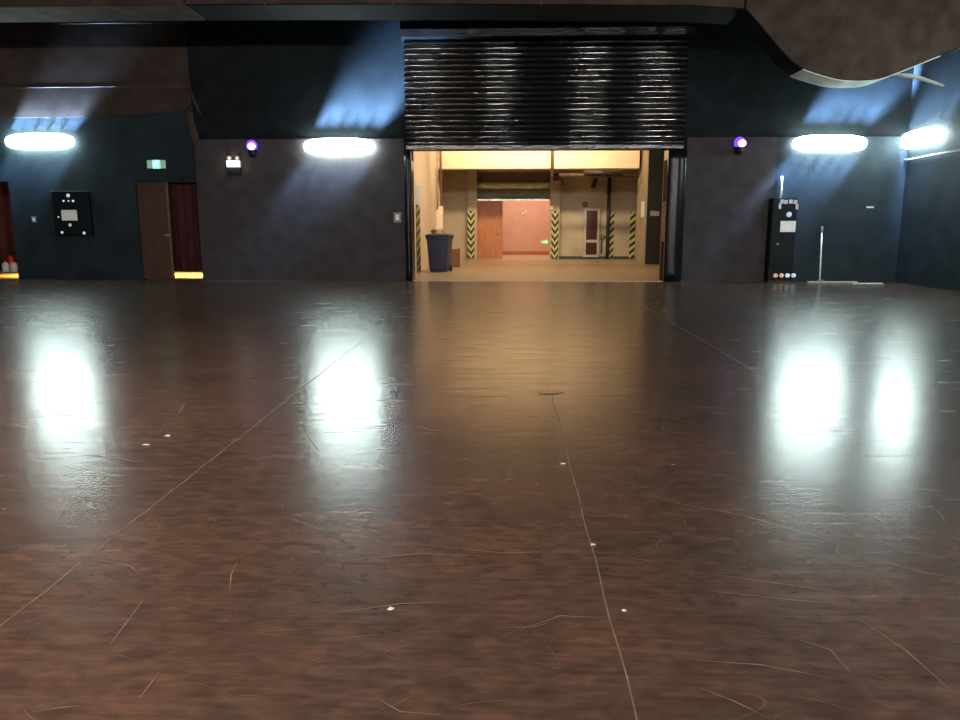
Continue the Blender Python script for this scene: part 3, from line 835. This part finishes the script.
x, z = lk(777.5, 244); bm = B(); tube(bm, [(x, -.335, z), (x, -.36, z)], .03, 12); obj('door_lock', bm, M['grey_plastic'], kc)
for px, mm in ((775.5, 'knob_glow_o'), (781.5, 'knob_glow_o'), (787.5, 'led_w'), (793.5, 'led_b')):
    x, z = lk(px, 275.5); bm = B(); tube(bm, [(x, -.32, z), (x, -.37, z), (x, -.38, z)], [.055, .05, .03], 16)
    obj('socket', bm, M[mm], kc)  # knobs are no lamps; a faint glow is put into their colour
p0 = at(780.5, 198, D - .06); p1 = at(780, 176, D - .06)
pipe('cable_conduit', [(p0.x, D - .05, h + .0), (p0.x, D - .05, p1.z)], .03, M['label'], 'pale conduit rising from the top of the control cabinet', 'conduit', False)
p = at(870, 208, D)
o = box('wall_tag', 0, .18, -.01, 0, 0, .04, M['label']); o.location = (p.x - .09, D, p.z); tag(o, 'tiny pale tag on the dark wall above the mop, right', 'tag')

# dust mop leaning on the wall and second flat mop
Ym = 19.35
mo = thing('dust_mop', 'upright dust mop with pale pole resting against the right wall', 'mop', (0, 0, 0))
b0 = onfloor(819.5, 283.5); b0.z = .07
top = at(822, 227, D - .05)
bm = B(); tube(bm, [b0, b0.lerp(top, .5), top], .020, 10); obj('pole', bm, M['metal_pole'], mo)
bm = B(); tube(bm, [top - (top - b0).normalized() * .14, top + (top - b0).normalized() * .01], .027, 10); obj('grip', bm, M['grey_plastic'], mo)
a, b_ = onfloor(812, 284.5), onfloor(853, 283)
cy = (a.y + b_.y) / 2
box('mop_head', a.x, b_.x, b0.y - .09, b0.y + .06, .0, .055, M['mop_cloth'], mo, .015)
box('clamp', b0.x - .06, b0.x + .1, b0.y - .04, b0.y + .04, .055, .09, M['grey_plastic'], mo, .005)
a, b_ = onfloor(852, 285.0), onfloor(879, 284.5)
m2 = thing('flat_mop_head', 'second grey mop head lying on the floor beside the upright mop', 'mop', ((a.x + b_.x) / 2, a.y, 0), (0, 0, .08))
L2 = (b_.x - a.x) / 2
bm = B()
for i in range(18):
    x = -L2 + 2 * L2 * i / 17; dz_ = random.uniform(.02, .045)
    tube(bm, [(x - .02, -.07 + random.uniform(-.03, .03), .018), (x, 0, dz_), (x + .02, .07, .018)], .018, 6)
obj('fringe', bm, M['mop_cloth'], m2)
box('backing', -L2, L2, -.03, .03, .03, .05, M['label'], m2, .005)

# things glimpsed through the far left doorway
def jug(label, px):
    q = onfloor(px, 271.8)
    t = thing('plastic_jug', label, 'jug', (q.x, q.y, 0), group='white jugs in the far left doorway')
    bm = B()
    pr_ = [(.0, .09), (.02, .11), (.22, .11), (.28, .08), (.31, .035)]
    tube(bm, [(0, 0, a) for a, _ in pr_], [b_ for _, b_ in pr_], 18); obj('body', bm, M['white_plastic'], t)
    bm = B(); tube(bm, [(0, 0, .31), (0, 0, .35)], .042, 14); obj('cap', bm, M['red'], t)
    return t
jug('white plastic jug in the far left doorway, the left one', 6.5); jug('white plastic jug in the far left doorway, the right one', 14.6)
q = onfloor(13.5, 271)
fe = thing('fire_extinguisher', 'red fire extinguisher behind the jugs in far left doorway', 'fire extinguisher', (q.x, min(q.y + .1, 23.95), 0))
bm = B(); tube(bm, [(0, 0, 0), (0, 0, .02), (0, 0, .42), (0, 0, .5), (0, 0, .53)], [.08, .09, .09, .05, .03], 18); obj('cylinder_body', bm, M['red'], fe)
bm = B(); tube(bm, [(0, 0, .53), (0, 0, .58)], .02, 8); tube(bm, [(-.02, 0, .58), (.1, 0, .6)], .012, 8); obj('valve_handle', bm, M['rubber'], fe)

# ------------------------------------------------ floor joints, scratches and litter
def strip_on_floor(bm, pts, w, z=.0012):
    vs = []
    for i, p in enumerate(pts):
        a, b_ = pts[max(0, i - 1)], pts[min(len(pts) - 1, i + 1)]
        t = (b_ - a); t.z = 0; t.normalize(); n = Vector((-t.y, t.x, 0)); wi = w * (1 if 0 < i < len(pts) - 1 else .3)
        vs.append((bm.verts.new((p.x + n.x * wi / 2, p.y + n.y * wi / 2, z)), bm.verts.new((p.x - n.x * wi / 2, p.y - n.y * wi / 2, z))))
    for u, v_ in zip(vs, vs[1:]): bm.faces.new((u[0], u[1], v_[1], v_[0]))
floor_o = bpy.data.objects['floor']
xsm = onfloor(637, 720).x
def seamline(x, y0, y1, w):
    return [Vector((x + .004 * math.sin(i * 1.3), y0 + (y1 - y0) * i / 30, 0)) for i in range(31)], w
xc = xsm; yc0 = onfloor(547, 394).y
xr_ = onfloor(761, 375).x; xl_ = onfloor(96, 551).x
bm = B()
for x, y0, y1, w in ((xc, 1.2, yc0, .006), (xr_, onfloor(761, 375).y, D - 4, .012), (xl_, 2.2, onfloor(240, 437).y, .007), (xl_, onfloor(240, 437).y, onfloor(383, 324).y, .009)):
    pts, w = seamline(x, y0, y1, w); strip_on_floor(bm, pts, w)
o = obj('floor_joints', bm, M['seam'], floor_o); 
bm = B()
sc_px = [[(110, 645), (125, 625), (143, 600)], [(237, 563), (231, 575), (230, 590)], [(285, 517), (305, 524), (322, 530)], [(95, 560), (130, 566), (136, 571), (165, 566)],
         [(185, 402), (181, 410), (176, 416)], [(303, 428), (310, 440), (320, 452)], [(715, 575), (760, 581), (850, 594)], [(690, 660), (760, 665), (830, 678)], [(700, 688), (735, 702), (770, 719)],
         [(665, 563), (640, 560), (625, 557)], [(500, 628), (535, 627), (550, 622)], [(600, 618), (560, 616), (520, 630)], [(60, 520), (66, 505), (60, 500)], [(380, 700), (400, 712), (440, 715)],
         [(140, 698), (150, 685), (160, 672)], [(32, 712), (60, 708), (80, 706)], [(330, 614), (400, 604), (450, 602)], [(350, 560), (420, 554), (480, 556)], [(420, 545), (500, 553), (580, 552)],
         [(455, 430), (485, 427), (500, 426)], [(395, 420), (430, 430), (470, 433)], [(590, 405), (640, 412), (700, 425)], [(200, 450), (235, 440), (260, 438)], [(800, 640), (830, 650), (850, 672)],
         [(880, 560), (920, 572), (955, 578)], [(860, 620), (905, 650), (950, 690)], [(40, 460), (90, 455), (140, 462)], [(10, 420), (60, 415), (100, 420)], [(660, 500), (740, 515), (830, 540)], [(700, 590), (790, 600), (850, 605)]]
for pl_ in sc_px: strip_on_floor(bm, [onfloor(*q) for q in pl_], .0035 * onfloor(*pl_[1]).y ** .5, .0016)
for i in range(420):
    y = random.uniform(1.9, 11) ; x = random.uniform(-.62, .60) * (y + .6); L_ = random.uniform(.03, .22); a = random.gauss(0, .35) + (PI / 2 if random.random() < .12 else 0)
    k = random.uniform(-.1, .1)
    pts = [Vector((x + math.cos(a + k * s) * L_ * s / 3, y + math.sin(a + k * s) * L_ * s / 3, 0)) for s in range(4)]
    strip_on_floor(bm, pts, random.uniform(.0006, .0018), .0016)
sc = obj('scratches', bm, M['scratch'], floor_o)
sc['kind'] = 'stuff'
def scrap(label, px, py, s, m, pts):
    q = onfloor(px, py); bm = B()
    a = [bm.verts.new((x * s, y * s, 0)) for x, y in pts]; b_ = [bm.verts.new((x * s * .9, y * s * .9, .002 + .001 * (i % 2))) for i, (x, y) in enumerate(pts)]
    n = len(pts); bm.faces.new(a[::-1]); bm.faces.new(b_)
    for k in range(n): bm.faces.new((a[k], a[(k + 1) % n], b_[(k + 1) % n], b_[k]))
    o = obj('paper_scrap' if m != 'blk' else 'tape_scrap', bm, M[m]); o.location = (q.x, q.y, .0022); tag(o, label, 'scrap')
scrap('dark sliver of tape at the far end of the central floor seam', 551, 394, .12, 'blk', [(-1, -.05), (-.3, -.2), (.3, -.1), (1, .45), (.4, .12), (-.4, -.02)])
scrap('white paper scrap on the floor, lower middle left of the seam', 391, 609, .014, 'chip', [(-1, -.6), (.2, -1), (1, .2), (.1, .4), (-.4, 1)])
scrap('pale chip on the floor by the central seam, near the middle', 563, 464, .016, 'chip', [(-1, -.4), (1, -.3), (.8, .4), (-.7, .5)])
scrap('pale chip touching the lower part of the central seam', 593, 545, .012, 'chip', [(-1, -.6), (1, -.3), (.3, .7), (-.7, .5)])
scrap('pale crumb on the floor right of the lower central seam', 624, 611, .009, 'chip', [(-1, -.6), (1, -.5), (.6, .7), (-.7, .8)])
scrap('pale crumb on the floor between the two left reflections', 168, 436, .02, 'chip', [(-1, -.6), (1, -.5), (.6, .7), (-.7, .8)])
scrap('thin pale chip left of the crumb between left reflections', 146, 445, .024, 'chip', [(-1, -.3), (1, -.2), (1, .3), (-.7, .4)])

# ------------------------------------------------ light
# unseen warm lamp above the viewer; the second is fill added for the floor
area('front_warm_light', (-2.6, -.3, 5.2), (.0, .2, -1), 1.2, 1.2, 260, (1, .62, .45))
area('front_warm_light', (-4.2, 4.5, 6.5), (.05, .1, -1), 1.2, 1.2, 300, (1, .74, .60), 130)
# corridor lamps
area('corridor_lamp', (1.0, 26.5, 5.6), (0, .95, -.22), 5, .3, 300, (1, .80, .52), 120)
area('corridor_lamp', (.2, 24.6, 6.0), (-.1, .1, -1), 4, 1, 260, (1, .80, .55))
area('inner_room_lamp', (at(525, 200, 36.5).x, 36.3, 5.6), (0, .35, -1), 2, 1, 235, (1, .80, .6))
w_ = bpy.data.worlds.new('world'); scene.world = w_; w_.use_nodes = True
w_.node_tree.nodes['Background'].inputs[0].default_value = (.01, .011, .013, 1)
w_.node_tree.nodes['Background'].inputs[1].default_value = 1

scene.view_settings.view_transform = 'Standard'
scene.view_settings.look = 'None'
scene.view_settings.exposure = 0
scene.view_settings.gamma = 1
scene.view_settings.use_curve_mapping = False
